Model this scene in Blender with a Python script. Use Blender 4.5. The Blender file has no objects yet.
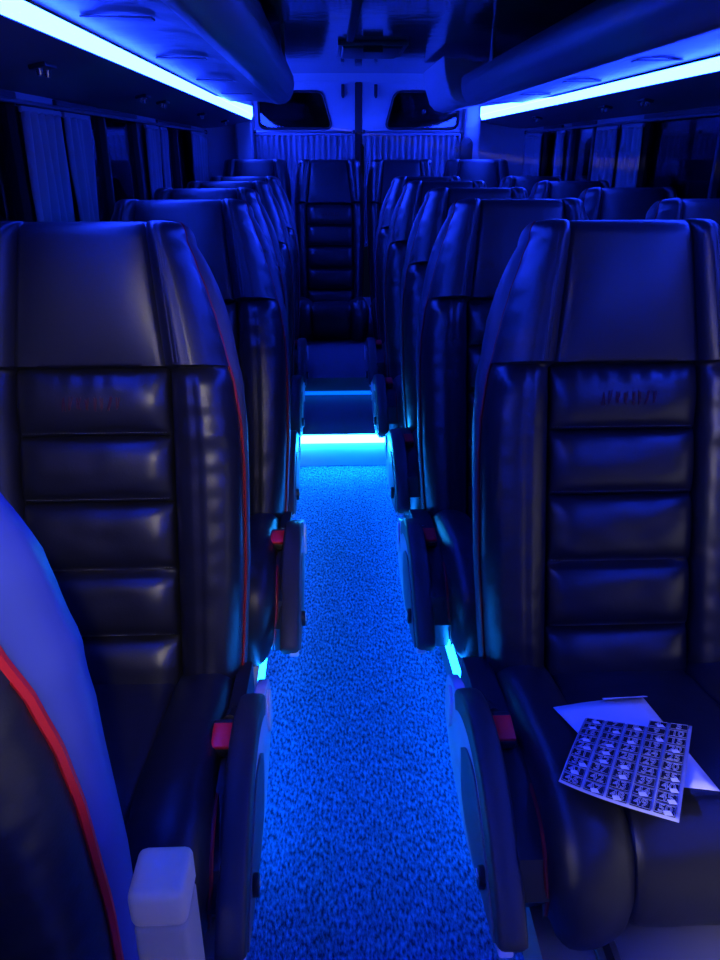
import bpy, bmesh, math, random
from mathutils import Vector, Matrix, noise
random.seed(7)
R = math.radians
scn = bpy.context.scene
COL = scn.collection
PI = math.pi

# ------------------------------------------------------------------ helpers
class MB:
    """collects geometry and links it as one mesh object"""
    def __init__(s):
        s.v = []; s.f = []; s.m = []
    def add(s, verts, faces, mat=0):
        o = len(s.v)
        s.v += [tuple(p) for p in verts]
        for f in faces:
            s.f.append(tuple(i + o for i in f)); s.m.append(mat)
        return s
    def box(s, x0, x1, y0, y1, z0, z1, bev=0.0, mat=0, rot=None, piv=None):
        bm = bmesh.new()
        bmesh.ops.create_cube(bm, size=1)
        for v in bm.verts:
            v.co = Vector(((x0+x1)/2 + v.co.x*(x1-x0), (y0+y1)/2 + v.co.y*(y1-y0), (z0+z1)/2 + v.co.z*(z1-z0)))
        if bev > 0:
            bmesh.ops.bevel(bm, geom=bm.edges[:], offset=bev, segments=3, profile=.5, affect='EDGES')
        if rot is not None:
            p = Vector(piv)
            for v in bm.verts: v.co = p + rot @ (v.co - p)
        bm.verts.index_update()
        s.add([v.co.copy() for v in bm.verts], [[v.index for v in f.verts] for f in bm.faces], mat)
        bm.free(); return s
    def grid(s, rows, mat=0, closed_u=False, closed_v=False, flip=False):
        n = len(rows); m = len(rows[0]); o = [p for r in rows for p in r]; fs = []
        for i in range(n - (0 if closed_v else 1)):
            for j in range(m - (0 if closed_u else 1)):
                a, b = i*m + j, i*m + (j+1) % m
                c, d = ((i+1) % n)*m + (j+1) % m, ((i+1) % n)*m + j
                fs.append((d, c, b, a) if flip else (a, b, c, d))
        s.add(o, fs, mat); return s
    def tube(s, path, r, n=8, mat=0, cap=True, rf=None):
        path = [Vector(p) for p in path]; rows = []
        up = Vector((0, 0, 1))
        prev = None
        for i, p in enumerate(path):
            t = (path[min(i+1, len(path)-1)] - path[max(i-1, 0)]).normalized()
            if prev is None:
                a = t.cross(up)
                if a.length < .1: a = t.cross(Vector((1, 0, 0)))
            else:
                a = prev - t*prev.dot(t)
            a.normalize(); prev = a; b = t.cross(a)
            rr = r*(rf(i/(len(path)-1)) if rf else 1)
            rows.append([p + (a*math.cos(2*PI*k/n) + b*math.sin(2*PI*k/n))*rr for k in range(n)])
        o = len(s.v)
        s.grid(rows, mat, closed_u=True)
        if cap:
            s.f.append(tuple(o + k for k in range(n))[::-1]); s.m.append(mat)
            e = o + (len(rows)-1)*n
            s.f.append(tuple(e + k for k in range(n))); s.m.append(mat)
        return s
    def prism(s, poly, axis, a, b, mat=0, bev=0.0):
        """polygon in the two other axes, swept along axis from a to b"""
        def P(q, t):
            return {'x': (t, q[0], q[1]), 'y': (q[0], t, q[1]), 'z': (q[0], q[1], t)}[axis]
        bm = bmesh.new()
        va = [bm.verts.new(P(q, a)) for q in poly]; vb = [bm.verts.new(P(q, b)) for q in poly]
        n = len(poly)
        bm.faces.new(va[::-1]); bm.faces.new(vb)
        for i in range(n): bm.faces.new((va[i], va[(i+1) % n], vb[(i+1) % n], vb[i]))
        bmesh.ops.recalc_face_normals(bm, faces=bm.faces)
        if bev:
            ed = [e for e in bm.edges if abs(P((0,0),1)[0]*(e.verts[0].co.x-e.verts[1].co.x) + P((0,0),1)[1]*(e.verts[0].co.y-e.verts[1].co.y) + P((0,0),1)[2]*(e.verts[0].co.z-e.verts[1].co.z)) < 1e-5]
            bmesh.ops.bevel(bm, geom=ed, offset=bev, segments=3, profile=.5, affect='EDGES')
        bm.verts.index_update()
        s.add([v.co.copy() for v in bm.verts], [[v.index for v in f.verts] for f in bm.faces], mat)
        bm.free(); return s
    def build(s, name, mats, parent=None, smooth=True, ang=40, recalc=False):
        me = bpy.data.meshes.new(name)
        me.from_pydata([tuple(p) for p in s.v], [], s.f)
        if not isinstance(mats, (list, tuple)): mats = [mats]
        for m in mats: me.materials.append(m)
        me.polygons.foreach_set('material_index', s.m)
        if recalc:
            bm = bmesh.new(); bm.from_mesh(me); bmesh.ops.recalc_face_normals(bm, faces=bm.faces); bm.to_mesh(me); bm.free()
        if smooth:
            me.polygons.foreach_set('use_smooth', [True]*len(me.polygons))
            me.set_sharp_from_angle(angle=R(ang))
        me.update()
        o = bpy.data.objects.new(name, me); COL.objects.link(o)
        if parent is not None: o.parent = parent
        return o

def tag(o, label=None, cat=None, group=None, kind=None):
    if label: o['label'] = label
    if cat: o['category'] = cat
    if group: o['group'] = group
    if kind: o['kind'] = kind
    return o
def empty(name, loc=(0, 0, 0), rz=0):
    o = bpy.data.objects.new(name, None); o.location = loc; o.rotation_euler = (0, 0, rz)
    o.empty_display_size = .05
    COL.objects.link(o); return o
def struct(o, label=None):
    o['kind'] = 'structure'
    if label: o['label'] = label
    return o
def copy_tree(o, parent=None):
    c = o.copy(); COL.objects.link(c); c.parent = parent
    for ch in KIDS.get(o.name, []):
        copy_tree(ch, c)
    return c
KIDS = {}
def index_kids():
    KIDS.clear()
    for o in bpy.data.objects:
        if o.parent: KIDS.setdefault(o.parent.name, []).append(o)
def lerp(a, b, t): return a + (b-a)*t
def interp(tab, s):
    if s <= tab[0][0]: return tab[0][1]
    for (a, va), (b, vb) in zip(tab, tab[1:]):
        if s <= b:
            t = (s-a)/(b-a); t = t*t*(3-2*t)*.35 + t*.65
            return va + (vb-va)*t
    return tab[-1][1]
def catmull(pts, n):
    pts = [Vector(p) for p in pts]; out = []
    P = [pts[0]*2 - pts[1]] + pts + [pts[-1]*2 - pts[-2]]
    for i in range(1, len(P)-2):
        for k in range(n):
            t = k/n; a, b, c, d = P[i-1:i+3]
            out.append(.5*((2*b) + (c-a)*t + (2*a-5*b+4*c-d)*t*t + (3*b-a-3*c+d)*t*t*t))
    out.append(pts[-1]); return out

# ------------------------------------------------------------------ materials
def mat(name, base=(.5, .5, .5), rough=.5, metal=0, spec=.5, bump=None, coat=0, sheen=0, var=None):
    m = bpy.data.materials.new(name); m.use_nodes = True
    nt = m.node_tree; b = nt.nodes['Principled BSDF']
    b.inputs['Base Color'].default_value = (*base, 1)
    b.inputs['Roughness'].default_value = rough
    b.inputs['Metallic'].default_value = metal
    b.inputs['Specular IOR Level'].default_value = spec
    b.inputs['Coat Weight'].default_value = coat
    tc = nt.nodes.new('ShaderNodeTexCoord')
    if var:                                              # var = (scale, other colour, amount)
        n = nt.nodes.new('ShaderNodeTexNoise'); n.inputs['Scale'].default_value = var[0]; n.inputs['Detail'].default_value = 6
        r = nt.nodes.new('ShaderNodeValToRGB'); r.color_ramp.elements[0].position = .38; r.color_ramp.elements[1].position = .66
        r.color_ramp.elements[0].color = (*base, 1); r.color_ramp.elements[1].color = (*var[1], 1)
        nt.links.new(tc.outputs['Object'], n.inputs['Vector']); nt.links.new(n.outputs['Fac'], r.inputs['Fac'])
        nt.links.new(r.outputs['Color'], b.inputs['Base Color'])
    if bump:                                             # list of (scale, strength, distance)
        last = None
        for sc, st, di in bump:
            n = nt.nodes.new('ShaderNodeTexNoise'); n.inputs['Scale'].default_value = sc; n.inputs['Detail'].default_value = 3
            bp = nt.nodes.new('ShaderNodeBump'); bp.inputs['Strength'].default_value = st; bp.inputs['Distance'].default_value = di
            nt.links.new(tc.outputs['Object'], n.inputs['Vector']); nt.links.new(n.outputs['Fac'], bp.inputs['Height'])
            if last: nt.links.new(last.outputs['Normal'], bp.inputs['Normal'])
            last = bp
        nt.links.new(last.outputs['Normal'], b.inputs['Normal'])
    return m
def emis(name, color, strength):
    m = bpy.data.materials.new(name); m.use_nodes = True; nt = m.node_tree
    b = nt.nodes['Principled BSDF']
    b.inputs['Base Color'].default_value = (.5, .6, .7, 1)
    b.inputs['Emission Color'].default_value = (*color, 1); b.inputs['Emission Strength'].default_value = strength
    return m
LEATHER = mat('black_leather', (.013, .013, .016), .36, spec=.6, bump=[(260, .12, .002), (14, .25, .006)])
SHELLM = mat('dark_shell_cover', (.055, .058, .075), .5, spec=.5, bump=[(240, .1, .002)])
LEATHER2 = mat('black_leather_side', (.016, .016, .02), .4, spec=.55, bump=[(240, .1, .002)])
CUSH = mat('black_seat_leather', (.014, .014, .017), .42, spec=.5, bump=[(240, .12, .002), (9, .25, .008)])
PIPING = mat('red_piping', (.30, .008, .010), .5)
STITCH = mat('grey_stitching', (.16, .16, .17), .7)
REDTH = mat('red_thread', (.07, .005, .008), .7)
BUCKLE = mat('red_buckle_plastic', (.95, .015, .02), .4)
BLKPL = mat('black_plastic', (.02, .02, .022), .38, bump=[(600, .08, .001)])
PADPL = mat('armrest_pad', (.045, .041, .036), .5, bump=[(420, .15, .001)])
SILVER = mat('silver_grey_plastic', (.74, .76, .80), .25)
RECESS = mat('dark_grey_plastic', (.10, .105, .12), .45)
WHITEMK = mat('white_print', (.8, .8, .8), .5)
BONE = mat('pale_bone_plastic', (.82, .70, .36), .35)
SHELL0 = mat('shell_painted_blue_light', (.06, .09, .34), .45)  # near seat's shell, blue strip light painted into its colour
PIPE0 = mat('red_piping_lit_copy', (.65, .012, .014), .45)  # near seat's piping, brightened in colour as if lamplit
PADGREY = mat('worn_grey_armrest', (.56, .48, .26), .5, bump=[(200, .1, .001)])
STEEL = mat('brushed_steel', (.45, .45, .47), .35, metal=.9)
CHROME = mat('chrome', (.8, .8, .8), .15, metal=1)
WALL = mat('grey_wall_panel', (.20, .21, .24), .55, bump=[(180, .08, .002)])
REARW = mat('pale_rear_panel', (.40, .41, .44), .5, bump=[(120, .05, .002)])
SOFFIT = mat('dark_soffit_panel', (.10, .10, .12), .45)
RACKM = mat('rack_panel', (.075, .078, .09), .42, bump=[(5, .35, .02), (60, .05, .004)], var=(3.0, (.04, .042, .05), 1))
LIPM = mat('rack_lip_plastic', (.15, .155, .175), .38)
CEILM = mat('glossy_ceiling', (.16, .165, .18), .10, metal=.55, spec=.8, bump=[(7, .12, .012)])
CURT = mat('curtain_cloth', (.21, .22, .25), .8, bump=[(300, .2, .002)])
VINYL = mat('step_vinyl', (.17, .175, .20), .4, bump=[(80, .1, .002)])
RISER = mat('step_riser_panel', (.42, .43, .46), .45)
RUBBER = mat('black_rubber', (.015, .015, .017), .6)
PLATF = mat('platform_vinyl', (.22, .225, .25), .38, bump=[(90, .08, .002)])
LED_TOP = emis('led_ceiling_glow', (.008, .034, 1.0), 88)
LED_STEP = emis('led_step_glow', (.010, .30, 1.0), 105)
LED_SIDE = emis('led_side_glow', (.004, .19, 1.0), 27)
LED_DIM = emis('led_dim_glow', (.0, .12, 1.0), 1.6)
CARD = mat('white_card', (.80, .80, .82), .6)
SHEET = mat('clear_backing', (.55, .57, .68), .2, coat=.5)
STICK = mat('dark_sticker_foil', (.012, .014, .03), .22, spec=.8, coat=.6)
GLINT = mat('painted_glint_white', (.92, .92, .95), .3)  # plain white standing in for glints on the stickers
DIGIT = mat('pale_digit_print', (.50, .53, .70), .35)

def carpet_mat():
    m = bpy.data.materials.new('loop_carpet'); m.use_nodes = True; nt = m.node_tree; L = nt.links
    b = nt.nodes['Principled BSDF']; b.inputs['Roughness'].default_value = .9; b.inputs['Specular IOR Level'].default_value = .15
    tc = nt.nodes.new('ShaderNodeTexCoord'); mp = nt.nodes.new('ShaderNodeMapping')
    mp.inputs['Scale'].default_value = (1.0, .42, 1); mp.inputs['Rotation'].default_value = (0, 0, R(16))
    L.new(tc.outputs['Object'], mp.inputs['Vector'])
    v = nt.nodes.new('ShaderNodeTexVoronoi'); v.inputs['Scale'].default_value = 210; L.new(mp.outputs[0], v.inputs['Vector'])
    n = nt.nodes.new('ShaderNodeTexNoise'); n.inputs['Scale'].default_value = 175; n.inputs['Detail'].default_value = 5; L.new(mp.outputs[0], n.inputs['Vector'])
    n2 = nt.nodes.new('ShaderNodeTexNoise'); n2.inputs['Scale'].default_value = 22; n2.inputs['Detail'].default_value = 3; L.new(tc.outputs['Object'], n2.inputs['Vector'])
    r = nt.nodes.new('ShaderNodeValToRGB'); r.color_ramp.elements[0].position = .36; r.color_ramp.elements[1].position = .68
    r.color_ramp.elements[0].color = (.015, .055, .13, 1); r.color_ramp.elements[1].color = (.11, .40, .82, 1)
    L.new(n.outputs['Fac'], r.inputs['Fac'])
    r2 = nt.nodes.new('ShaderNodeValToRGB'); r2.color_ramp.elements[0].position = .35; r2.color_ramp.elements[1].position = .7
    r2.color_ramp.elements[0].color = (.78, .78, .78, 1); r2.color_ramp.elements[1].color = (1, 1, 1, 1); L.new(n2.outputs['Fac'], r2.inputs['Fac'])
    mx = nt.nodes.new('ShaderNodeMix'); mx.data_type = 'RGBA'; mx.blend_type = 'MULTIPLY'; mx.inputs[0].default_value = 1
    L.new(r.outputs[0], mx.inputs[6]); L.new(r2.outputs[0], mx.inputs[7]); L.new(mx.outputs[2], b.inputs['Base Color'])
    bp = nt.nodes.new('ShaderNodeBump'); bp.inputs['Strength'].default_value = .9; bp.inputs['Distance'].default_value = .006
    ad = nt.nodes.new('ShaderNodeMath'); ad.operation = 'SUBTRACT'; L.new(n.outputs['Fac'], ad.inputs[0]); L.new(v.outputs['Distance'], ad.inputs[1])
    L.new(ad.outputs[0], bp.inputs['Height']); L.new(bp.outputs[0], b.inputs['Normal'])
    return m
CARPET = carpet_mat()
def glass_mat():
    m = bpy.data.materials.new('tinted_glass'); m.use_nodes = True; nt = m.node_tree; L = nt.links
    nt.nodes.remove(nt.nodes['Principled BSDF']); out = nt.nodes['Material Output']
    t = nt.nodes.new('ShaderNodeBsdfTransparent'); t.inputs[0].default_value = (.45, .46, .5, 1)
    g = nt.nodes.new('ShaderNodeBsdfGlossy'); g.inputs['Roughness'].default_value = .03; g.inputs[0].default_value = (.9, .9, .9, 1)
    f = nt.nodes.new('ShaderNodeFresnel'); f.inputs[0].default_value = 1.45
    mx = nt.nodes.new('ShaderNodeMixShader'); L.new(f.outputs[0], mx.inputs[0]); L.new(t.outputs[0], mx.inputs[1]); L.new(g.outputs[0], mx.inputs[2])
    L.new(mx.outputs[0], out.inputs[0]); return m
GLASS = glass_mat()

# ------------------------------------------------------------------ dimensions
CX = .28            # centre line of the coach
HW = 1.165           # half width
XL, XR = CX-HW, CX+HW
YF, YR = -1.6, 6.0  # front and rear ends
ZC = 1.79           # ceiling
ZP = .12            # seat platform
ZA = .23            # raised rear aisle
Y1, Y2 = 3.09, 3.70 # the two steps
def edgeL(y): return -.185
def edgeR(y):
    if y <= .9: return lerp(.290, .318, max(0, min(1, (y-YF)/(.9-YF))))
    return lerp(.318, .25, min(1, (y-.9)/(Y1-.9)))

# ------------------------------------------------------------------ setting
m = MB()
ys = [YF, .9, Y1]
m.grid([[(edgeL(y)-.002, y, 0), (edgeR(y)+.002, y, 0)] for y in ys])
m.box(edgeL(0)-.3, .6, YF, Y1, -.06, -.001)
struct(m.build('floor', CARPET, smooth=False))
m = MB(); m.box(edgeL(0)-.002, edgeR(Y1)+.002, Y1, Y2, -.06, ZP+.02, .003)
struct(m.build('floor_step', VINYL, ang=30))
m = MB(); m.box(edgeL(0)-.002, edgeR(Y1)+.002, Y2, YR, -.06, ZA, .003)
struct(m.build('floor_rear', VINYL, ang=30))
m = MB(); m.box(edgeL(0)+.001, edgeR(Y1)-.001, Y1-.006, Y1-.0005, .002, ZP-.012, .001)
struct(m.build('step_riser', RISER, ang=30))
def platform(xo, edge, name):
    m = MB(); yy = [YF, .9, Y1, YR]
    lo = [[(xo, y, -.06), (xo, y, ZP), (edge(y), y, ZP), (edge(y), y, -.06)] for y in yy]
    m.grid(lo); m.f.append((3, 2, 1, 0)); m.m.append(0); k = 4*3; m.f.append((k, k+1, k+2, k+3)); m.m.append(0)
    struct(m.build(name, PLATF, smooth=False, recalc=True))
platform(XL, edgeL, 'platform_left'); platform(XR, edgeR, 'platform_right')
m = MB(); m.box(XL, edgeL(0)-.003, Y2+.3, YR, ZP, ZA, .004); struct(m.build('platform_rear_left', PLATF, ang=30))
m = MB(); m.box(edgeR(9)+.003, XR, Y2+.3, YR, ZP, ZA, .004); struct(m.build('platform_rear_right', PLATF, ang=30))

# ceiling: flat glossy panel with cove shoulders
prof = [(-1.02, 1.56), (-.93, 1.68), (-.80, 1.755), (-.62, 1.785), (-.3, ZC), (.3, ZC), (.62, 1.785), (.80, 1.755), (.93, 1.68), (1.02, 1.56)]
m = MB()
rows = [[(CX+a, y, z) for a, z in prof] for y in (YF, 1, 3, 5, YR+.05)]
m.grid(rows); m.grid([[(x, y, z+.05) for x, y, z in r] for r in rows], flip=True)
struct(m.build('ceiling', CEILM, ang=60))
# roof shell outside so no night light leaks in
m = MB(); m.box(XL-.05, XR+.05, YF-.05, YR+.1, 1.86, 1.9); struct(m.build('roof', RUBBER, smooth=False))

# side walls with window openings
WZ0, WZ1 = .78, 1.435
def side_wall(side):
    s = -1 if side == 'left' else 1
    xw = CX + s*HW
    wins = [(-1.3, .34), (.40, 2.40), (2.74, 3.86), (4.32, 5.35)] if side == 'left' else [(-1.3, .30), (.42, 2.10), (2.22, 3.72), (4.40, 4.82), (5.02, 5.45)]
    m = MB(); a, b = sorted((xw, xw + s*.06))
    m.box(a, b, YF, YR, 0, WZ0)
    m.box(a, b, YF, YR, WZ1, 1.58)
    prev = YF
    for y0, y1 in wins:
        m.box(a, b, prev, y0, WZ0, WZ1); prev = y1
    m.box(a, b, prev, YR, WZ0, WZ1)
    struct(m.build('wall_'+side, WALL, smooth=False))
    # soffit between wall and LED strip
    m = MB(); z0, z1 = 1.437, 1.484
    P = [(CX+s*HW, z0), (CX+s*1.05, z0+.006), (CX+s*.83, z1-.004), (CX+s*.815, z1+.002), (CX+s*.815, z1+.015), (CX+s*1.05, 1.55), (CX+s*HW, 1.56)]
    m.prism(P, 'y', YF, YR-.02)
    struct(m.build('trim_1' if s < 0 else 'trim_2', SOFFIT, ang=30))
    for i, (y0, y1) in enumerate(wins):
        w = empty('window_%d' % (i+1 + (10 if s > 0 else 0)), (xw, (y0+y1)/2, WZ0)); struct(w)
        L = (y1-y0)/2
        f = MB(); t = .028
        def fr(ya, yb, za, zb): f.box(*sorted((-s*.012, s*.03)), ya, yb, za, zb, .004)
        fr(-L, L, 0, t); fr(-L, L, WZ1-WZ0-t, WZ1-WZ0); fr(-L, -L+t, t, WZ1-WZ0-t); fr(L-t, L, t, WZ1-WZ0-t)
        if L > .5: fr(-.012, .012, t, WZ1-WZ0-t)
        f.build('window_frame', RUBBER, w, ang=30)
        g = MB(); g.box(*sorted((s*.012, s*.018)), -L+t, L-t, t, WZ1-WZ0-t); g.build('glass_pane', GLASS, w, smooth=False)
side_wall('left'); side_wall('right')
m = MB(); m.box(XL-.05, XR+.05, YF-.05, YF, 0, 1.86); struct(m.build('wall_front', WALL, smooth=False))

# rear wall: two door leaves with dark panes
m = MB()
m.box(XL-.05, -.53, YR, YR+.05, 0, 1.86); m.box(.98, XR+.05, YR, YR+.05, 0, 1.86)
m.box(-.53, .98, YR, YR+.05, 1.735, 1.86)
struct(m.build('wall_rear', REARW, smooth=False))
DX = .225
def rear_door(name, x0, x1, win, sgn):
    d = empty(name, ((x0+x1)/2, YR, 0)); struct(d)
    ox = (x0+x1)/2
    wx0, wx1, wz0, wz1 = win
    # leaf as a frame around a rounded, slanted pane opening
    pane = [(wx0, wz0), (wx1, wz0), (wx1, wz1), (wx0, wz1)]
    sl = .07
    if sgn < 0: pane[2] = (wx1-sl, wz1)
    else: pane[3] = (wx0+sl, wz1)
    def rounded(pl, r=.05, n=5):
        out = []
        for i in range(4):
            p = Vector(pl[i]); a = Vector(pl[i-1])-p; b = Vector(pl[(i+1) % 4])-p
            pa = p + a.normalized()*r; pb = p + b.normalized()*r
            for k in range(n+1):
                t = k/n; out.append(tuple((1-t)**2*pa + 2*t*(1-t)*p + t*t*pb))
        return out
    inner = rounded(pane); n = len(inner)
    outer = []
    c = Vector(((wx0+wx1)/2, (wz0+wz1)/2))
    X0, X1, Z0, Z1 = x0+.004, x1-.004, .24, 1.734
    for q in inner:
        dv = Vector(q)-c; ts = []
        if dv.x > 1e-6: ts.append((X1-c.x)/dv.x)
        if dv.x < -1e-6: ts.append((X0-c.x)/dv.x)
        if dv.y > 1e-6: ts.append((Z1-c.y)/dv.y)
        if dv.y < -1e-6: ts.append((Z0-c.y)/dv.y)
        t = min(ts); outer.append((c.x+dv.x*t, c.y+dv.y*t))
    # add true corners
    m = MB()
    corners = [(X0, Z0), (X1, Z0), (X1, Z1), (X0, Z1)]
    for i in range(4):       # replace nearest outer sample by the corner
        j = min(range(n), key=lambda k: (outer[k][0]-corners[i][0])**2 + (outer[k][1]-corners[i][1])**2)
        outer[j] = corners[i]
    yf, yb = YR-YR, .045
    A = [(q[0]-ox, 0, q[1]) for q in inner]; B = [(q[0]-ox, 0, q[1]) for q in outer]
    A2 = [(p[0], .03, p[2]) for p in A]; B2 = [(p[0], .03, p[2]) for p in B]
    m.grid([A, B, B2, A2], closed_u=True, closed_v=True)
    m.build('door_panel', REARW, d, ang=30, recalc=True)
    g = MB(); pv = [(c.x+(q[0]-c.x)*1.0-ox, c.y+(q[1]-c.y)*1.0) for q in inner]
    g.prism(pv, 'y', .012, .020); g.build('glass_pane', GLASS, d, smooth=False)
    gk = MB(); ring = [(p[0], -.004, p[2]) for p in A]; gk.tube(ring + [ring[0]], .009, 6, cap=False); gk.build('rubber_gasket', RUBBER, d)
    hx = (.113 if sgn < 0 else .346)-ox
    hk = MB(); hk.box(hx-.012, hx+.012, -.03, 0, 1.64, 1.72, .005); hk.box(hx-.007, hx+.007, -.055, -.02, 1.63, 1.655, .003)
    hk.build('coat_hook', BLKPL, d)
rear_door('door_1', -.53, DX-.022, (-.49, .035, 1.435, 1.675), -1)
rear_door('door_2', DX+.022, .98, (.415, .945, 1.435, 1.675), 1)
m = MB(); m.box(DX-.021, DX+.021, YR-.008, YR+.03, ZA, 1.735, .004); struct(m.build('trim_3', RUBBER, ang=30))
m = MB(); m.box(-.66, -.535, YR-.09, YR-.001, ZA, 1.70, .02); struct(m.build('trim_4', REARW))
m = MB(); m.box(.985, 1.10, YR-.09, YR-.001, ZA, 1.70, .02); struct(m.build('trim_5', REARW))
# arched speaker grille low on the right of the rear wall
m = MB(); P = [(.90, 1.12), (.99, 1.12), (.99, 1.33)] + [(.945+.045*math.cos(t), 1.33+.05*math.sin(t)) for t in [PI*k/8 for k in range(9)]] + [(.90, 1.33)]
P = [P[0], P[1]] + P[3:-1]
m.prism(P, 'y', YR-.115, YR-.10, bev=.004)
g = m.build('vent_cover', BLKPL); tag(g, 'small dark arched vent cover on the right rear pillar', 'vent')
for v in g.data.vertices: pass
g.location = (.055, .0, .0)

# roof hatch recess and drawn-in seam reflection
h = empty('roof_hatch', (.235, 4.58, ZC)); tag(h, 'dark rectangular roof hatch in the glossy ceiling near the back doors', 'hatch')
m = MB(); m.box(-.155, .155, -.24, .24, -.030, -.002, .012); m.build('hatch_panel', BLKPL, h)
m = MB()
for a in ((-.178, .178, -.268, -.243), (-.178, .178, .243, .268), (-.178, -.158, -.243, .243), (.158, .178, -.243, .243)):
    m.box(a[0], a[1], a[2], a[3], -.020, -.001, .004)
m.build('hatch_frame', LIPM, h)
m = MB(); m.box(-.05, .05, -.262, -.246, -.05, -.02, .004); m.build('hatch_handle', BLKPL, h)
m = MB(); m.box(.10, .135, YF+.1, 4.28, ZC-.012, ZC-.0008, .004); tr = m.build('trim_6', RUBBER); struct(tr)  # dark strip drawn as the door seam's reflection in the ceiling

# ------------------------------------------------------------------ luggage racks
def rack(s, y0, y1, label, name='luggage_rack', dz=0):
    r = empty(name, (CX+s*.62, (y0+y1)/2, 1.48)); tag(r, label, 'luggage rack')
    ox, oy, oz = CX+s*.62, (y0+y1)/2, 1.48-dz
    def q(L): return [(CX+s*a-ox, z-oz) for a, z in L]
    # shelf with closed back (outside profile, then inside)
    shelf = [(.81, 1.530), (.70, 1.534), (.62, 1.530), (.56, 1.520), (.56, 1.536), (.62, 1.545), (.78, 1.556), (1.00, 1.60), (1.00, 1.572)]
    m = MB(); m.prism(q(shelf), 'y', y0-oy, y1-oy); m.build('shelf', RACKM, r, ang=35)
    lip = [(.563, 1.519), (.535, 1.516), (.505, 1.522), (.480, 1.540), (.464, 1.570), (.456, 1.61), (.458, 1.65), (.468, 1.664), (.480, 1.660), (.486, 1.64), (.488, 1.59), (.51, 1.555), (.563, 1.538)]
    m = MB(); m.prism(q(lip), 'y', y0-oy, y1-oy, bev=.002); m.build('front_lip', LIPM, r, ang=50)
    # end caps
    cap = [(.80, 1.530), (.70, 1.532), (.62, 1.528), (.535, 1.515), (.505, 1.521), (.479, 1.540), (.463, 1.570), (.455, 1.61), (.457, 1.65), (.468, 1.666), (.70, 1.70), (.88, 1.66), (1.0, 1.57)]
    for e in (y0, y1-.012):
        m = MB(); m.prism(q(cap), 'y', e-oy, e+.012-oy, bev=.002); m.build('end_cap', LIPM, r, ang=50)
    # hangers from the ceiling
    n = max(1, int((y1-y0)/1.35))
    for i in range(n):
        yy = y0 + (i+.5)*(y1-y0)/n - oy
        m = MB(); xx = CX+s*.47-ox
        m.prism([(yy-.05, 1.655-oz), (yy+.05, 1.655-oz), (yy+.018, 1.71-oz), (yy+.018, ZC-.004-oz), (yy-.018, ZC-.004-oz), (yy-.018, 1.71-oz)], 'x', xx-.008, xx+.008, bev=.002)
        m.build('hanger', LIPM, r, ang=40)
    # joints across the underside
    k = 0; yy = y0+.45
    while yy < y1-.2:
        m = MB(); a0, z0_, a1, z1_ = .63, 1.5305, .77, 1.5315
        rot = math.atan2(z1_-z0_, a1-a0)
        P = [(CX+s*a-ox, z-oz) for a, z in ((a0, z0_-.0015), (a1, z1_-.0015), (a1, z1_-.005), (a0, z0_-.005))]
        m.prism(P, 'y', yy-oy-.022, yy-oy+.022); m.build('joint_strip', BLKPL, r, smooth=False)
        yy += .72
    return r
rack(-1, YF+.05, 4.55, 'long luggage rack with rounded lip above the left seats')
rack(1, YF+.05, 4.62, 'luggage rack with open dark shelf above the right seats')
# rear bulkhead locker on the right, lower and closer to the back doors
lk = empty('rear_locker', (CX+.62, 5.2, 1.48)); tag(lk, 'closed pale locker with curved front behind the right luggage rack', 'locker')
def locker(y0, y1):
    ox, oy, oz = CX+.62, 5.2, 1.48
    P = [(.70, 1.575), (.62, 1.54), (.50, 1.520), (.44, 1.535), (.405, 1.57), (.37, 1.67), (.36, 1.76), (.90, 1.70), (.99, 1.60)]
    m = MB(); m.prism([(CX+a-ox, z-oz) for a, z in P], 'y', y0-oy, y1-oy, bev=.012); m.build('locker_body', REARW, lk, ang=45)
    m = MB(); m.box(-.30, -.285, .0, .08, .02, .045, .003); m.build('latch', BLKPL, lk)
locker(4.66, 5.60)

# LED strips above the windows
for s, lb in ((-1, 'glowing blue light strip running above the left windows'), (1, 'glowing blue light strip running above the right windows')):
    y1 = 5.86
    ox = CX+s*.807
    e = empty('led_strip', (ox, 2.2, 1.508)); tag(e, lb, 'led strip', 'led strips above the windows')
    m = MB(); P = [(.800, 1.517), (.804, 1.521), (.820, 1.492), (.814, 1.488)]
    P = [(CX+s*a-ox, z-1.508) for a, z in P]
    m.prism(P, 'y', YF+.1-2.2, y1-2.2); m.build('diffuser', LED_TOP, e, smooth=False)
    m = MB(); A = [(CX+s*a-ox, 4.0-2.2, z-1.508) for a, z in ((.802, 1.521), (.805, 1.521), (.805, 1.522), (.802, 1.522))]  # tapered emitter painting in the strip's glow on the wall above it
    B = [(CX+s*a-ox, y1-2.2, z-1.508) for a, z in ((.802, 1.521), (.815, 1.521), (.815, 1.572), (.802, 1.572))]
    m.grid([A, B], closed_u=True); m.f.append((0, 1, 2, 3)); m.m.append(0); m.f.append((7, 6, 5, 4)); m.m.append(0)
    m.build('painted_wall_glow', LED_TOP, e, smooth=False, recalc=True)
    m = MB(); P = [(.806, 1.5225), (.812, 1.525), (.830, 1.494), (.8225, 1.493)]
    P = [(CX+s*a-ox, z-1.508) for a, z in P]
    m.prism(P, 'y', YF+.1-2.2, y1-2.2); m.build('mounting_rail', SILVER, e, smooth=False)
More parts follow.
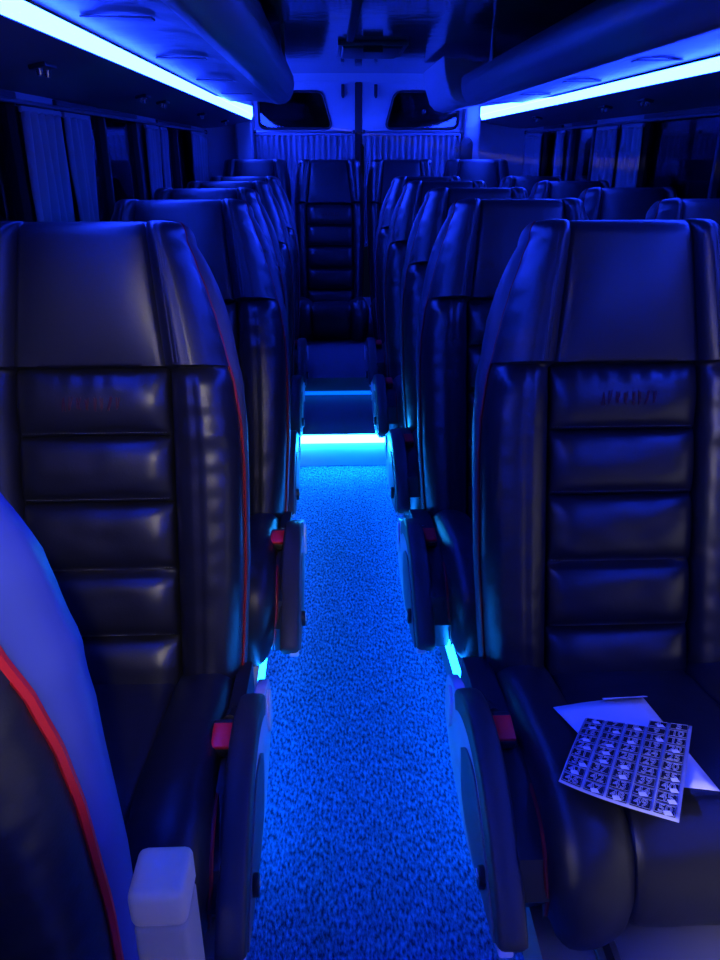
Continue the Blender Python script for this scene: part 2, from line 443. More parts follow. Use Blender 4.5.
# step strips and platform edge strips
def strip(name, x0, x1, y0, y1, z0, z1, mt, lb, hx=None):
    c = ((x0+x1)/2, (y0+y1)/2, z0)
    e = empty(name, c); tag(e, lb, 'led strip')
    m = MB(); m.box(x0-c[0], x1-c[0], y0-c[1], y1-c[1], 0, z1-z0, .002); m.build('diffuser', mt, e)
    m = MB(); m.box(x0-c[0], x1-c[0], y1-c[1] if hx is None else y0-c[1], (y1-c[1]+.003) if hx is None else y1-c[1], -.004, z1-z0+.003 if hx is None else 0, .0)
    m.build('backing_rail', STEEL, e, smooth=False)
strip('step_light', edgeL(0)+.004, edgeR(Y1)-.004, Y1-.022, Y1-.007, ZP-.006, ZP+.027, LED_STEP, 'bright blue light bar across the nosing of the first aisle step')
strip('step_light', edgeL(0)+.016, edgeR(Y1)-.02, Y2-.018, Y2-.004, ZP+.0245, ZP+.040, LED_DIM, 'thin dim blue light line across the second aisle step')
for (nm, X, lb) in (('floor_light', edgeL, 'blue light line along the left aisle edge under the single seats'), ('floor_light', edgeR, 'blue light line along the right aisle edge under the double seats')):
    s = -1 if X is edgeL else 1
    e = empty(nm, (X(1.5), 1.5, ZP)); tag(e, lb, 'led strip')
    yy = [1.02, 1.3, Y1-.03]; ox = X(1.5)
    m = MB(); rows = [[(X(y)-ox - s*.010, y-1.5, -.022), (X(y)-ox - s*.010, y-1.5, -.004), (X(y)-ox + s*.002, y-1.5, .006), (X(y)-ox+s*.002, y-1.5, -.022)] for y in yy]
    m.grid(rows, closed_u=True); m.f.append((0, 1, 2, 3)); m.m.append(0); m.f.append((11, 10, 9, 8)); m.m.append(0)
    m.build('diffuser', LED_SIDE, e, smooth=False, recalc=True)
    m = MB(); rows = [[(X(y)-ox + s*.002, y-1.5, .0005), (X(y)-ox+s*.002, y-1.5, .008), (X(y)-ox + s*.030, y-1.5, .008), (X(y)-ox+s*.030, y-1.5, .0005)] for y in yy]
    m.grid(rows, closed_u=True); m.f.append((0, 1, 2, 3)); m.m.append(0); m.f.append((11, 10, 9, 8)); m.m.append(0)
    m.build('edge_trim', SILVER, e, smooth=False, recalc=True)
# seat mounting rails let into the platforms
for nm, x in (('trim_7', -.26), ('trim_8', -.66), ('trim_9', .42), ('trim_10', .80), ('trim_11', 1.0), ('trim_12', 1.34)):
    m = MB(); m.box(x-.018, x+.018, YF+.2, 3.95, ZP+.0005, ZP+.008, .002); m.box(x-.006, x+.006, YF+.2, 3.95, ZP+.008, ZP+.0095, mat=1)
    struct(m.build(nm, [STEEL, RUBBER], ang=30))

# ------------------------------------------------------------------ seats
LS = .935
WT = [(-.05, .262), (0, .266), (.10, .273), (.26, .281), (.45, .283), (.54, .279), (.62, .268), (.685, .251), (.74, .237), (.79, .222), (.86, .198), (.90, .182), (.935, .166)]
SH = [(0, .004), (.45, .005), (.56, .009), (.66, .017), (.76, .024), (.84, .022), (.90, .012), (.935, .005)]
RIB = [-.08, .111, .247, .388, .519, .655]
def pc(s): return .150 if s < .65 else lerp(.143, .116, (s-.65)/.27)
def front_depth_w(x, s, WT):
    u = abs(x); w = interp(WT, s); c = pc(s); d = 0
    if s < .655:
        for a, b in zip(RIB, RIB[1:]):
            if a <= s <= b:
                t = (s-a)/(b-a); break
        else: t = .5
        if u < c:
            e = abs(2*t-1)
            d = .026*(1-e**5)*(1-(u/c)**8) + .006*math.sin(PI*t)
            d -= .006*math.exp(-((1-e)*(.13)/.008)**2)
        else:
            tt = (u-c)/(w-c)
            d = .046*math.sin(PI*min(1, tt**.75*.93))**.75 + .012*tt - .010*math.exp(-((u-c)/.006)**2)
            d -= .004*math.exp(-((tt-.42)/.035)**2)
            d += .004*noise.noise(Vector((x*9, s*26, 3)))*math.exp(-((s-.56)/.12)**2)*min(1, tt*4)*min(1, (1-tt)*5)
        d *= 1
        d += .002*noise.noise(Vector((x*16, s*30, 1)))
        if .60 < s: # gathered leather under the head cover
            k = (s-.60)/.05
            d += .0035*k*math.sin(x*150 + 4*noise.noise(Vector((x*14, 0, 5))))*(1 if u < c else .15)
            d *= 1 - .35*k*k
    else:
        h = (s-.65)/(LS-.65)
        if u < c:
            d = .020 + .020*math.sin(PI*min(1, h*1.0))**.8*(1-(u/c)**4)*.6 + .012*h
            d -= .005*math.exp(-((c-u)/.005)**2)
        else:
            tt = (u-c)/(w-c)
            d = .022 + .012*h + .040*math.sin(PI*tt**.7*.95)*(1-.35*h) - .006*tt - .007*math.exp(-((u-c)/.005)**2)
            d -= .0025*math.exp(-((tt-.40)/.04)**2)
    d *= 1
    # edge rounding
    e = (w-u)/.03
    if e < 1: d = lerp(-.012, d, math.sqrt(max(0, 1-(1-max(0, e))**2)))
    return d
RT = .038
def seat_parts(root, phi, J, side, arm='down', T=.115, xo=.335, kl=1.0, ks=1.0, WT=WT, cs=1.0, pr=.0034, shm=None, ppm=PIPING):
    shm = shm or SHELLM
    """side: +1 armrest at +x, -1 armrest at -x, J = (y, z) of the crease, phi = recline"""
    def front_depth(x, s): return front_depth_w(x, s, WT)
    ay, az = math.sin(phi), math.cos(phi); ny, nz = -math.cos(phi), math.sin(phi)
    def P(x, s, d): return (x, J[0] + ay*s*kl + ny*d, J[1] + az*s*kl + nz*d)
    def cols(s, w):
        c = pc(s); e = .006; half = [c*k/14 for k in range(14)] + [c-e, c-e*.5, c, c+e*.5, c+e] + [c+e+(w-c-e)*(1-(1-k/20)**1.3) for k in range(1, 21)]
        half = sorted(half); return [-a for a in half[:0:-1]] + half
    def front(s0, s1, n, off=0.0, top=False, bot_wrap=False):
        rows = []
        ss = [lerp(s0, s1, k/n) for k in range(n+1)]
        for k, s in enumerate(ss):
            w = interp(WT, s) + off
            r = [P(-w-.001, s, -.045), P(-w-.002, s, -.030)]
            w0 = interp(WT, s)
            for u in cols(s, w0): r.append(P(u*w/w0, s, front_depth(u, s) + off))
            r += [P(w+.002, s, -.030), P(w+.001, s, -.045)]
            rows.append(r)
        if bot_wrap:
            rows.insert(0, [(p[0]*.995, p[1]-ny*.010*1, p[2]-nz*.010) for p in rows[0]])
        if top:
            for k in range(1, 8):
                th = PI/2*k/7; s = s1 + RT*math.sin(th)
                w = interp(WT, s1) - .016*(1-math.cos(th)) + off
                r = [P(-w-.001, s, -.045), P(-w-.002, s, -.030)]
                w0 = interp(WT, s1)
                for u in cols(s1, w0):
                    d0 = front_depth(u, s1) + off
                    r.append(P(u*w/w0, s, lerp(-.030, d0, math.cos(th))))
                r += [P(w+.002, s, -.030), P(w+.001, s, -.045)]
                rows.append(r)
        return rows
    bm = MB(); bm.grid(front(-.05, .657, 118)); bm.build('backrest', LEATHER, root, ang=80)
    hm = MB(); hm.grid(front(.655, LS-RT, 40, .003, True, True)); hm.build('headrest_cover', LEATHER2, root, ang=80)
    # shell: sides and back
    rows = []
    def ring(s, sref, k=1.0, wk=0.0):
        w = interp(WT, sref) - wk; sh = ks*interp(SH, sref)*(.35+.65*k); t = .030 + (T-.030)*k
        pts = [(w-.004, -.026), (w+sh*.6+.003, -.034), (w+sh+.004, -.030-(t-.03)*.35), (w+sh, -.030-(t-.03)*.65), (w*.96, -t+.012*k), (w*.80, -t), (w*.4, -t-.006*k)]
        full = pts + [(0, -t-.007*k)] + [(-a, b) for a, b in pts[::-1]]
        return [P(a, s, b) for a, b in full]
    n = 46; s1 = LS-RT
    for i in range(n+1): s = lerp(-.08, s1, i/n); rows.append(ring(s, s))
    for k in range(1, 8):
        th = PI/2*k/7; rows.append(ring(s1+RT*math.sin(th), s1, max(.0, math.cos(th)), .016*(1-math.cos(th))))
    sm = MB(); sm.grid(rows, flip=True); sm.build('back_shell', shm, root, ang=70)
    # piping down both edges
    for sg in (-1, 1):
        path = []
        for i in range(60):
            s = lerp(-.04, s1, i/59); path.append(P(sg*(interp(WT, s)+.003), s, -.022))
        for k in range(1, 5):
            th = PI/2*k/5; path.append(P(sg*(interp(WT, s1)+.003-.016*(1-math.cos(th))), s1+RT*math.sin(th), -.022))
        m = MB(); m.tube(path, pr, 6); m.build('piping', ppm, root)
    # seam stitching across the ribs
    for b in RIB[1:-1]:
        m = MB(); N = 46
        for k in range(N):
            x0 = lerp(-.142, .142, k/N); x1 = x0 + .0040
            m.tube([P(x0, b+.007, front_depth(x0, b+.007)+.0008), P(x1, b+.007, front_depth(x1, b+.007)+.0008)], .0007, 4)
        m.build('stitching', STITCH, root)
    # head cover seam lines beside the centre panel
    for sg in (-1, 1):
        for off in (.026, .034):
            m = MB(); path = [P(sg*(pc(s)+off), s, front_depth(sg*(pc(s)+off), s)+.0030) for s in [lerp(.66, s1, i/24) for i in range(25)]]
            m.tube(path, .0013, 5); m.build('cover_seam', LEATHER2, root)
    # embroidered script on the upper rib
    m = MB(); rnd = random.Random(4); cx = -.055
    while cx < .050:
        wd = rnd.uniform(.009, .015); pts = []; n = rnd.choice((5, 6, 7))
        for i in range(n):
            t = i/(n-1); pts.append((cx + wd*(.15+.7*rnd.random()), .583 + .012*math.cos(PI*i) + rnd.uniform(-.003, .003), 0))
        pts = catmull(pts, 4)
        m.tube([P(p.x, p.y, front_depth(p.x, p.y)+.0010) for p in pts], .0011, 5)
        cx += wd + .002
    m.build('embroidery', REDTH, root)
    # ---- cushion
    yj, zj = J
    prof = catmull([(yj+.06, zj-.02, 0), (yj+.0, zj+.022, 0), (yj-.14, zj+.052, 0), (yj-.31, zj+.086, 0), (yj-.42, zj+.094, 0), (yj-.475, zj+.070, 0), (yj-.502, zj+.015, 0), (yj-.502, zj-.045, 0), (yj-.475, zj-.10, 0), (yj-.42, zj-.118, 0)], 9)
    rows = []
    NP = len(prof)
    xs = [-.277 + .554*k/56 for k in range(57)]
    for i, p in enumerate(prof):
        a = prof[max(0, i-1)]; b = prof[min(NP-1, i+1)]; t = (b-a).normalized(); nn = Vector((-t.y, t.x, 0))
        if nn.y < 0 and i < NP*.4: nn = -nn
        nn = Vector((t.y, -t.x, 0))
        if i < NP*.45 and nn.y < 0: nn = -nn
        f = i/(NP-1); wmul = interp([(0, .93), (.25, .97), (.5, 1.0), (.62, 1.0), (.8, .97), (1, .90)], f)
        r = []; wmul *= cs
        for x in xs:
            u = abs(x)
            if u < .150: d = .006*(1-(u/.15)**6) - .003
            else:
                tt = (u-.150)/.127; d = .030*math.sin(PI*min(1, tt*.86))**.8
            d -= .006*math.exp(-((u-.150)/.006)**2)
            d -= .006*math.exp(-((f-.42)/.012)**2)*(1 if u < .150 else .2)
            d += .0022*noise.noise(Vector((x*14, f*13, 9)))
            e = (.277-u)/.035
            if e < 1: d = lerp(-.02, d, math.sqrt(max(0, 1-(1-max(0, e))**2)))
            q = p + nn*d
            r.append((x*wmul, q.x, q.y))
        rows.append(r)
    # side skirts
    full = []
    for r in rows:
        L0, R0 = r[0], r[-1]
        zl = zj-.112
        full.append([(L0[0]+.01, lerp(L0[1], yj-.2, .12), min(L0[2]-.002, max(zl, L0[2]-.09)))] + r + [(R0[0]-.01, lerp(R0[1], yj-.2, .12), min(R0[2]-.002, max(zl, R0[2]-.09)))])
    cm = MB(); cm.grid(full, flip=True); cm.build('seat_cushion', CUSH, root, ang=70, recalc=False)
    for sg in (-1, 1):
        path = [(r[-1][0]+.001 if sg > 0 else r[0][0]-.001, r[0][1], r[0][2]) for r in rows[6:-6]]
        m = MB(); m.tube(path, .0036, 6); m.build('piping', PIPING, root)
    # ---- base under the cushion
    bz = zj-.110
    m = MB(); m.box(-.235*cs, .235*cs, yj-.42, yj+.06, bz-.012, bz+.04, .01); m.build('seat_pan', BLKPL, root)
    for sg in (-1, 1):
        m = MB(); x = sg*.20*cs
        m.prism([(yj-.34, bz-.012), (yj+.04, bz-.012), (yj+.06, ZP+.0105-root['zb']), (yj-.0, ZP+.0105-root['zb']), (yj-.05, bz-.035), (yj-.24, bz-.035), (yj-.29, ZP+.0105-root['zb']), (yj-.35, ZP+.0105-root['zb'])], 'x', x-.012, x+.012, bev=.002)
        m.build('leg', STEEL, root)
    # ---- armrest, its pad and the side shield
    if side:
        xa, xb = side*xo, side*(xo-.045)          # outer and inner faces
        def yy(v): return v-1.255+yj
        def zz(v): return v-.27+zj
        if arm == 'down':
            top = [(1.175, .315), (1.13, .352), (1.06, .380), (.98, .388), (.90, .372), (.83, .338), (.77, .298), (.725, .258), (.700, .225)]
            cur = catmull([(a, b, 0) for a, b in top], 4)
            rows = []
            for i, p in enumerate(cur):
                a = cur[max(0, i-1)]; b = cur[min(len(cur)-1, i+1)]; t = (b-a).normalized(); nn = Vector((t.y, -t.x))
                if nn.y < 0: nn = -nn
                th = .040; e = i/(len(cur)-1)
                k = math.sqrt(max(0.05, min(1, e/.04, (1-e)/.03)))
                r = []
                for (fx, fd) in [(0, -.5), (.0, .25), (.04, .40), (.15, .48), (.5, .52), (.85, .48), (.96, .40), (1, .25), (1, -.5), (.5, -.5)]:
                    x = lerp(xa, xb, .5+(fx-.5)*(.6+.4*k)); q = Vector((p.x, p.y)) + nn*(th*fd*k - th*.5)
                    r.append((x, yy(q.x), zz(q.y)))
                rows.append(r)
            m = MB(); m.grid(rows, closed_u=True, flip=side > 0)
            n = 10; m.f.append(tuple(range(n))); m.m.append(0); k = (len(rows)-1)*n; m.f.append(tuple(range(k, k+n))[::-1]); m.m.append(0)
            m.build('armrest_pad', PADPL, root, ang=60, recalc=True)
        else:                                   # folded up beside the backrest
            ax0, ax1 = side*.342, side*.394
            m = MB(); m.box(ax0, ax1, yj-.100, yj-.045, zj+.06, zj+.303, .007); m.build('armrest_body', PADGREY, root)
            m = MB(); m.box(ax0-.001, ax1+.001, yj-.102, yj-.043, zj+.305, zj+.350, .009); m.build('armrest_tip', BONE, root)
        lo = [(1.24, .30), (1.262, .255), (1.235, .195), (1.16, .163), (1.075, .150), (.99, .147), (.91, .157), (.825, .180), (.75, .200), (.708, .212)]
        up = [(.712, .222), (.76, .258), (.83, .300), (.90, .336), (.98, .352), (1.06, .352), (1.13, .335), (1.18, .325)]
        loc = [(p.x, p.y) for p in catmull([(a, b, 0) for a, b in lo], 4)]
        upc = [(p.x, p.y) for p in catmull([(a, b, 0) for a, b in up], 3)]
        poly = [(yy(a), zz(b)) for a, b in loc+upc]
        m = MB(); m.prism(poly, 'x', *sorted((xa-side*.001, xa-side*.024)), bev=.004); m.build('side_shield', SILVER, root, ang=40)
        rc = [(1.05, .285), (1.01, .318), (.94, .332), (.87, .304), (.80, .268), (.752, .238), (.728, .216), (.755, .208), (.83, .196), (.93, .185), (1.01, .205)]
        rcc = catmull([(a, b, 0) for a, b in rc+[rc[0]]], 4)[:-1]
        m = MB(); m.prism([(yy(p.x), zz(p.y)) for p in rcc], 'x', *sorted((xa-side*.002, xa+side*.0025)), bev=.001); m.build('recess_panel', RECESS, root, ang=40)
        hb = MB(); cyl = [(yy(1.19)+.030*math.cos(t), zz(.262)+.046*math.sin(t)) for t in [2*PI*k/20 for k in range(20)]]
        hb.prism(cyl, 'x', *sorted((xa-side*.002, xa+side*.005)), bev=.002); hb.build('hinge_cap', SILVER, root, ang=40)
        kb = MB(); cyl = [(yy(.815)+.016*math.cos(t), zz(.245)+.020*math.sin(t)) for t in [2*PI*k/16 for k in range(16)]]
        kb.prism(cyl, 'x', *sorted((xa, xa+side*.012)), bev=.003)
        k1 = kb.build('recline_knob', BLKPL, root, ang=40)
        wm = MB(); cy, cz = yy(.815), zz(.245); xx = xa+side*.0128
        wm.tube([(xx, cy+.009, cz+.008), (xx, cy-.006, cz+.010), (xx, cy+.004, cz-.010)], .0012, 5); wm.tube([(xx, cy+.008, cz-.003), (xx, cy-.004, cz+.001)], .0012, 5)
        o = wm.build('knob_mark', WHITEMK, k1)
        # lower side panel closing the gap between cushion and platform
        m = MB(); sx = side*(xo-.040)
        m.prism([(yj-.49, zj-.02), (yj-.47, zj+.045), (yj-.35, zj+.075), (yj+.04, zj+.03), (yj+.06, ZP+.012-root['zb']), (yj-.41, ZP+.012-root['zb'])], 'x', *sorted((sx, side*.262)), bev=.002)
        m.build('lower_side_panel', BLKPL, root, ang=40)
        # buckle on its stalk between cushion and armrest
        bx = side*(xo-.055)
        m = MB(); m.tube([(bx-side*.02, yj-.07, zj-.01), (bx, yj-.15, zj+.06), (bx, yj-.20, zj+.085)], .012, 8); bs = m.build('belt_stalk', BLKPL, root)
        m = MB(); m.box(bx-.026, bx+.026, yj-.27, yj-.205, zj+.072, zj+.096, .006, rot=Matrix.Rotation(R(12), 3, 'X'), piv=(bx, yj-.235, zj+.08))
        bb = m.build('belt_buckle', BLKPL, root)
        m = MB(); m.box(bx-.024, bx+.024, yj-.268, yj-.218, zj+.092, zj+.101, .003, rot=Matrix.Rotation(R(12), 3, 'X'), piv=(bx, yj-.235, zj+.08))
        m.build('release_button', BUCKLE, bb)

PHI = R(17.6)
def seat_at(x, yj, zb, side, label, grp, phi=PHI, arm='down', T=.115, up=0, **kw):
    r = empty('passenger_seat', (x, yj, zb)); r['zb'] = zb
    seat_parts(r, phi, (0, .27+up-zb), side, arm, T, **kw)
    del r['zb']
    tag(r, label, 'seat', grp); return r
JY = 1.255; PT = .72
WW = [(a, b*.90) for a, b in WT]
G1, G2, G3, G4 = 'single seats left of the aisle', 'aisle seats of the right double rows', 'window seats of the right double rows', 'seats of the back bench row'
zb = ZP+.0105
L1 = seat_at(-.466, JY, zb, 1, 'large black ribbed leather seat in the left foreground, facing forward', G1, xo=.331)
R1 = seat_at(.585, JY, zb, -1, 'black ribbed leather seat in the right foreground, sticker sheet lying on its cushion', G2, xo=.358)
W1 = seat_at(1.150, JY, zb, 0, 'window seat right beside the foreground seat that holds the sticker sheet', G3, WT=WW, cs=.93)
index_kids()
lab_l = ['single black seat directly behind the large left foreground seat', 'third single seat on the left, behind the one with its armrest in the aisle', 'fourth single seat on the left, just beyond the first aisle step', 'rearmost single seat on the left before the back row']
lab_r = ['aisle seat directly behind the seat with the sticker sheet', 'third aisle seat on the right, level with the step light', 'fourth aisle seat on the right, just beyond the aisle step', 'rearmost aisle seat on the right before the back row']
lab_w = ['window seat with blue lit top at the right picture edge, cut off by it', 'window seat on the right, third row, below the gathered curtain', 'fourth row window seat on the right, its blue top under the pillar', 'rearmost window seat on the right before the back row']
xl = [-.415, -.455, -.46, -.46]; xr = [.545, .560, .545, .545]; xw = [1.12, 1.135, 1.135, 1.135]
for i in range(4):
    y = JY + PT*(i+1)
    for src, X, lb in ((L1, xl[i], lab_l[i]), (R1, xr[i], lab_r[i]), (W1, xw[i], lab_w[i])):
        c = copy_tree(src); c.location = (X, y, zb + (.0 if y < Y2+.3 else 0)); c['label'] = lb
# back bench row, raised a little
WB = [(-.05, .19), (.10, .205), (.30, .215), (.60, .217), (.74, .214), (.84, .206), (.90, .196), (.93, .182)]
B1 = seat_at(-.47, 4.98, ZA+.001, 0, 'left seat of the back row, near the left rear corner', G4, up=.078, ks=.35, WT=WB, cs=.80)
index_kids()
lab_b = ['left seat of the back row, near the left rear corner', 'middle seat of the back row, facing straight down the aisle', 'back row seat just right of the middle one', 'right seat of the back row, under the bright end of the right light strip']
for X, lb in zip((.005, .475, .97), lab_b[1:]):
    c = copy_tree(B1); c.location = (X, 4.98, ZA+.001); c['label'] = lb
S0 = seat_at(-.538, .585, zb, 1, 'near upright seat cut off at the lower left corner, side shell painted as lit blue and red piping', G1, phi=-.135, arm='up', T=.13, kl=.81/.935, ks=2.0, up=.035, pr=.0065, shm=SHELL0, ppm=PIPE0)

# ------------------------------------------------------------------ curtains
def curtain(x, y0, y1, z0, z1, s, pleats, label, grp=None, waist=None, axis='y'):
    c = empty('curtain', (x, (y0+y1)/2, z0) if axis == 'y' else ((y0+y1)/2, x, z0)); tag(c, label, 'curtain', grp)
    NU = pleats*10; NV = 26; oy = (y0+y1)/2; rnd = random.Random(int(abs(x*100+y0*1000)))
    ph = [rnd.uniform(-.5, .5) for _ in range(pleats+2)]
    rows = []
    for back in (0,):
        for j in range(NV+1):
            v = j/NV; z = lerp(z0, z1, v)-z0; r = []
            sq = 1.0
            if waist is not None:
                sq = 1 - (1-waist[1])*math.exp(-((v-waist[0])/.28)**2)
            for i in range(NU+1):
                u = i/NU
                y = lerp(y0, y1, u)-oy
                k = u*pleats; a = .013*(.6+.4*v)*(1 + .35*math.sin(ph[int(k)]*9))
                off = s*a*math.sin(2*PI*k + ph[int(k) % len(ph)]*.0) + s*.003*math.sin(7*v+9*u)
                yy = y*sq
                r.append((off, yy, z) if axis == 'y' else (yy, off, z))
            rows.append(r)
    m = MB(); m.grid(rows)
    o = m.build('cloth', CURT, c, ang=80)
    md = o.modifiers.new('thick', 'SOLIDIFY'); md.thickness = .0025
    # rail runner tape
    t = MB()
    if axis == 'y': t.box(-.006, .006, y0-oy, y1-oy, z1-z0-.003, z1-z0+.014, .003)
    else: t.box(y0-oy, y1-oy, -.006, .006, z1-z0-.003, z1-z0+.014, .003)
    t.build('header_tape', CURT, c)
    return c
GL, GR = 'curtains gathered between the left windows', 'curtains gathered between the right windows'
curtain(XL+.030, 2.36, 2.70, .80, 1.385, 1, 5, 'gathered curtain nearest the camera at the left windows, hanging straight', GL)
curtain(XL+.030, 2.73, 3.02, .80, 1.385, 1, 4, 'narrow gathered curtain just behind the first one on the left', GL, waist=(.45, .8))
curtain(XL+.030, 3.92, 4.20, .80, 1.385, 1, 4, 'gathered curtain between the middle and rear left windows', GL)
curtain(XL+.030, 4.26, 4.42, .80, 1.385, 1, 3, 'slim bundled curtain beside the rear left window', GL)
curtain(XL+.030, 5.22, 5.78, .80, 1.385, 1, 7, 'wide curtain in the left rear corner under the light strip', GL)
curtain(XR-.030, 3.66, 3.92, .80, 1.385, -1, 4, 'gathered curtain nearest the camera on the right, in two soft folds', GR)
curtain(XR-.030, 3.98, 4.28, .80, 1.385, -1, 4, 'gathered curtain just behind the nearest right one', GR)
curtain(XR-.030, 4.88, 5.04, .80, 1.385, -1, 3, 'slim bundled curtain between the two rear right windows', GR)
curtain(XR-.030, 5.40, 5.82, .80, 1.385, -1, 5, 'wide curtain in the right rear corner under the light strip', GR)
curtain(YR-.055, -.515, .185, .62, 1.392, 1, 17, 'pleated curtain across the left back door under its pane', 'curtains on the back doors', axis='x')
curtain(YR-.055, .265, .965, .62, 1.392, 1, 17, 'pleated curtain across the right back door under its pane', 'curtains on the back doors', axis='x')
def rail(p0, p1, label):
    c = (Vector(p0)+Vector(p1))/2; e = empty('curtain_rail', c); tag(e, label, 'curtain rail')
    m = MB(); m.tube([Vector(p0)-c, Vector(p1)-c], .006, 8); m.build('rod', STEEL, e)
    for p in (p0, p1):
        m = MB(); q = Vector(p)-c; m.box(q.x-.01, q.x+.01, q.y-.01, q.y+.01, q.z-.012, q.z+.012, .003); m.build('end_bracket', BLKPL, e)
rail((XL+.030, YF+.2, 1.408), (XL+.030, 5.85, 1.408), 'thin curtain rail along the top of the left windows')
rail((XR-.030, YF+.2, 1.408), (XR-.030, 5.85, 1.408), 'thin curtain rail along the top of the right windows')
rail((-.52, YR-.055, 1.414), (.19, YR-.055, 1.414), 'short curtain rod under the left back door pane')
rail((.26, YR-.055, 1.414), (.97, YR-.055, 1.414), 'short curtain rod under the right back door pane')

# small twin reading lamps / nozzles under the soffit
def nozzle(x, y, z, tilt, label, grp):
    e = empty('reading_lamp', (x, y, z)); tag(e, label, 'reading lamp', grp)
    m = MB(); m.box(-.020, .020, -.042, .042, -.006, .004, .003, rot=Matrix.Rotation(tilt, 3, 'Y'), piv=(0, 0, 0)); m.build('base_plate', BLKPL, e)
    for dy in (-.026, .026):
        m = MB(); pts = [(0, dy, -.004), (0, dy, -.016), (0, dy, -.020)]
        m.tube(pts, .008, 12, rf=lambda t: 1-.35*t); m.build('lamp_eye', CHROME, e)
GN = 'reading lamps under the left panel'; GM = 'reading lamps under the right panel'
ord_ = ['nearest the camera', 'second from the camera', 'third from the camera', 'fourth from the camera', 'farthest from the camera']
for i, y in enumerate((1.98, 3.0, 3.35, 4.35, 5.3)):
    a = .93; z = lerp(1.480, 1.443, (a-.83)/.22); nozzle(CX-a, y, z-.004, math.atan2(.048, .22)*-1*-1*-1, 'tiny chrome twin reading lamp below the left light strip, '+ord_[i], GN)
for i, y in enumerate((2.4, 3.15, 3.6, 4.75)):
    a = .93; z = lerp(1.480, 1.443, (a-.83)/.22); nozzle(CX+a, y, z-.004, math.atan2(.048, .22), 'tiny chrome twin reading lamp below the right light strip, '+ord_[i], GM)

# ------------------------------------------------------------------ card and sticker sheet on the right seat
lift = .012
cd = [Vector((.387, 1.052, .3617+lift-.005)), Vector((.560, 1.077, .3577+lift-.005)), Vector((.569, .817, .3993+lift-.005)), Vector((.440, .835, .3960+lift-.005))]
c0 = sum(cd, Vector())/4
def bil(c, u, v): return (c[0]*(1-u)+c[1]*u)*(1-v) + (c[3]*(1-u)+c[2]*u)*v
e = empty('white_card', c0); tag(e, 'blank white card lying under the sticker sheet on the right seat', 'card')
m = MB(); rows = [[bil(cd, i/10, j/10)-c0 + Vector((0, 0, .004*math.sin(PI*i/10))) for i in range(11)] for j in range(11)]
m.grid(rows); o = m.build('card_sheet', CARD, e); md = o.modifiers.new('thick', 'SOLIDIFY'); md.thickness = .0012
fl = [cd[0]*.45+cd[1]*.55, cd[1]*1.0, cd[1]+Vector((-.006, -.028, .022)), cd[0]*.5+cd[1]*.5+Vector((0, -.012, .016))]
m = MB(); rows = [[bil(fl, i/6, j/6)-c0 + Vector((0, 0, .0035)) for i in range(7)] for j in range(7)]
m.grid(rows); o = m.build('folded_corner', CARD, e); md = o.modifiers.new('thick', 'SOLIDIFY'); md.thickness = .0012
sh = [Vector((.438, 1.020, .3657+lift+.004)), Vector((.602, .975, .3718+lift+.004)), Vector((.474, .748, .4078+lift+.004)), Vector((.328, .829, .3938+lift+.004))]
s0 = sum(sh, Vector())/4
nrm = (sh[1]-sh[0]).cross(sh[3]-sh[0]); nrm.normalize()
if nrm.z < 0: nrm = -nrm
def SP(u, v, h=0):
    p = bil(sh, u, v)
    bulge = .010*math.sin(PI*v)*(1-.5*u) + .012*(1-u)**3*v**2
    return p + nrm*(bulge+h) - s0
e = empty('sticker_sheet', s0); tag(e, 'clear sheet of dark number stickers on the white card, on the right seat', 'sticker sheet')
def su(c): return .015 + c*.195, .015 + c*.195 + .170
def sv(r): return .008 + r*.0985, .008 + r*.0985 + .086
m = MB(); N = 20; rows = [[SP(i/N, j/N) for i in range(N+1)] for j in range(N+1)]
# leave the peeled first row of columns 1 to 3 open
vs = [p for r in rows for p in r]; fs = []
for j in range(N):
    for i in range(N):
        if j < 2 and i < 12: continue
        a = j*(N+1)+i; fs.append((a, a+1, a+N+2, a+N+1))
m.add(vs, fs); o = m.build('backing_film', SHEET, e, ang=80); md = o.modifiers.new('thick', 'SOLIDIFY'); md.thickness = .0006
def text_outline(txt):
    cu = bpy.data.curves.new('t', 'FONT'); cu.body = txt; cu.size = 1; cu.align_x = 'CENTER'; cu.align_y = 'CENTER'
    cu.fill_mode = 'NONE'; cu.bevel_depth = .022; cu.bevel_resolution = 0; cu.resolution_u = 3
    ob = bpy.data.objects.new('t', cu); COL.objects.link(ob)
    dg = bpy.context.evaluated_depsgraph_get(); ev = ob.evaluated_get(dg); me = ev.to_mesh()
    V = [v.co.copy() for v in me.vertices]; Fs = [tuple(p.vertices) for p in me.polygons]
    ev.to_mesh_clear(); bpy.data.objects.remove(ob); bpy.data.curves.remove(cu)
    return V, Fs
rnd = random.Random(11)
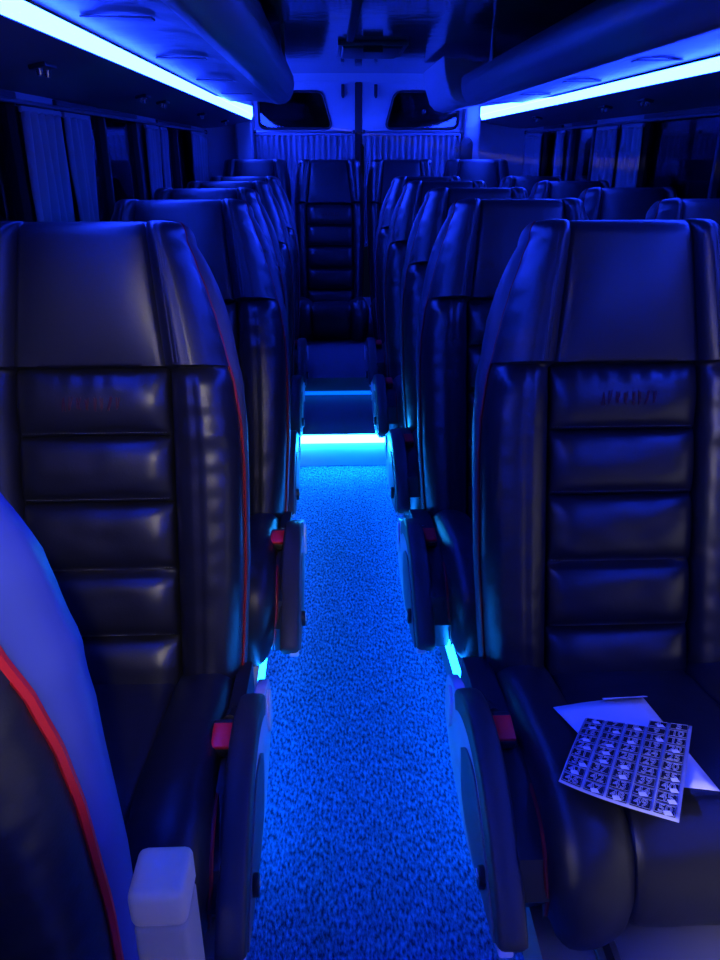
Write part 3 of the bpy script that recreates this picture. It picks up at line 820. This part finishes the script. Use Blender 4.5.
for r in range(10):
    for c in range(5):
        nmb = r*5 + c + 1
        if nmb <= 3: continue
        u0, u1 = su(c); v0, v1 = sv(r)
        m = MB(); rows = []
        for j in range(4):
            rows.append([SP(lerp(u0, u1, i/6), lerp(v0, v1, j/3), .0026) for i in range(7)])
        top = rows; bot = [[p - nrm*.0008 for p in q] for q in rows]
        m.grid(top); m.grid(bot, flip=True)
        sticker = m.build('number_sticker', STICK, e, ang=80)
        V, Fs = text_outline(str(nmb))
        dm = MB(); uc, vc = (u0+u1)/2, (v0+v1)/2
        dm.add([SP(uc + v.x*.115, vc - v.y*.092, .0030+v.z*.02) for v in V], Fs)
        # thin printed frame
        fr = []
        for a, b in ((u0+.006, v0+.006), (u1-.006, v0+.006), (u1-.006, v1-.006), (u0+.006, v1-.006), (u0+.006, v0+.006)): fr.append(SP(a, b, .0029))
        dm.tube(fr, .00035, 4)
        dm.build('printed_number', DIGIT, sticker, smooth=False)
        if rnd.random() < .5:      # white bar painted as a glint at the sticker's lower edge
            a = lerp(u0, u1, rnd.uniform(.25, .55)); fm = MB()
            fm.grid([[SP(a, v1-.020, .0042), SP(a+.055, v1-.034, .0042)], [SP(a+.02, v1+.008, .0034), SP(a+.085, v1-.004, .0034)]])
            fm.build('painted_glint', GLINT, sticker, smooth=False)

# ------------------------------------------------------------------ light
w = bpy.data.worlds.new('night'); scn.world = w; w.use_nodes = True
w.node_tree.nodes['Background'].inputs[0].default_value = (.02, .04, .25, 1)
w.node_tree.nodes['Background'].inputs[1].default_value = .03
# unseen warm lamp added outside the left windows to light seats and card
sl = empty('added_outside_lamp', (-1.42, -1.02, 0)); tag(sl, 'unseen low warm white lamp added outside the left windows', 'added lamp')
m = MB(); m.tube([(-.15, 0, 0), (-.15, 0, 1.3), (-.15, 0, 1.62)], .035, 12); m.build('pole', STEEL, sl)
dirv = Vector((-.50, 1.20, .66)) - Vector((-1.39, -.99, 1.52)); LR = dirv.to_track_quat('-Z', 'Y').to_euler()
m = MB(); m.box(-.44, .44, -.24, .24, .012, .10, .02); lh = m.build('lamp_head', BLKPL, sl); lh.location = (.03, .03, 1.52); lh.rotation_euler = LR
ld = bpy.data.lights.new('lamp_light', 'AREA'); ld.shape = 'RECTANGLE'; ld.size = .8; ld.size_y = .42; ld.energy = 1900; ld.spread = R(125); ld.color = (1, .88, .76)
lo = bpy.data.objects.new('lamp_light', ld); COL.objects.link(lo); lo.parent = sl; lo.location = (.03, .03, 1.52)
lo.rotation_euler = LR

# unseen spotlight added over the front aisle for sheen on the left front seat
cl = empty('added_spotlight', (.12, -.50, ZC-.006)); tag(cl, 'unseen small round spotlight added over the front end of the aisle', 'spotlight')
m = MB(); m.tube([(0, 0, 0), (0, 0, -.012), (0, 0, -.020)], .045, 20, rf=lambda t: 1-.2*t); m.build('housing', SILVER, cl)
sd = bpy.data.lights.new('spot_light', 'SPOT'); sd.energy = 48; sd.color = (1, .92, .80); sd.spot_size = R(31); sd.spot_blend = .7; sd.shadow_soft_size = .03
so = bpy.data.objects.new('spot_light', sd); COL.objects.link(so); so.parent = cl; so.location = (0, 0, -.055)
so.rotation_euler = (Vector((-.46, 1.32, .64)) - Vector((.12, -.50, ZC-.06))).to_track_quat('-Z', 'Y').to_euler()

# ------------------------------------------------------------------ camera
cam = bpy.data.cameras.new('camera'); co = bpy.data.objects.new('camera', cam); COL.objects.link(co)
cam.sensor_fit = 'HORIZONTAL'; cam.sensor_width = 36; cam.lens = 36*750/720; cam.clip_start = .02
pt = math.atan(328/750); yw = math.asin(32*math.cos(pt)/750)
co.location = (0, 0, 1.28); co.rotation_euler = (PI/2-pt, 0, -yw)
scn.camera = co
scn.view_settings.view_transform = 'Standard'; scn.view_settings.look = 'None'; scn.view_settings.gamma = 1
scn.view_settings.use_curve_mapping = False; scn.view_settings.exposure = 0
scn.cycles.use_denoising = True
scn.cycles.max_bounces = 10
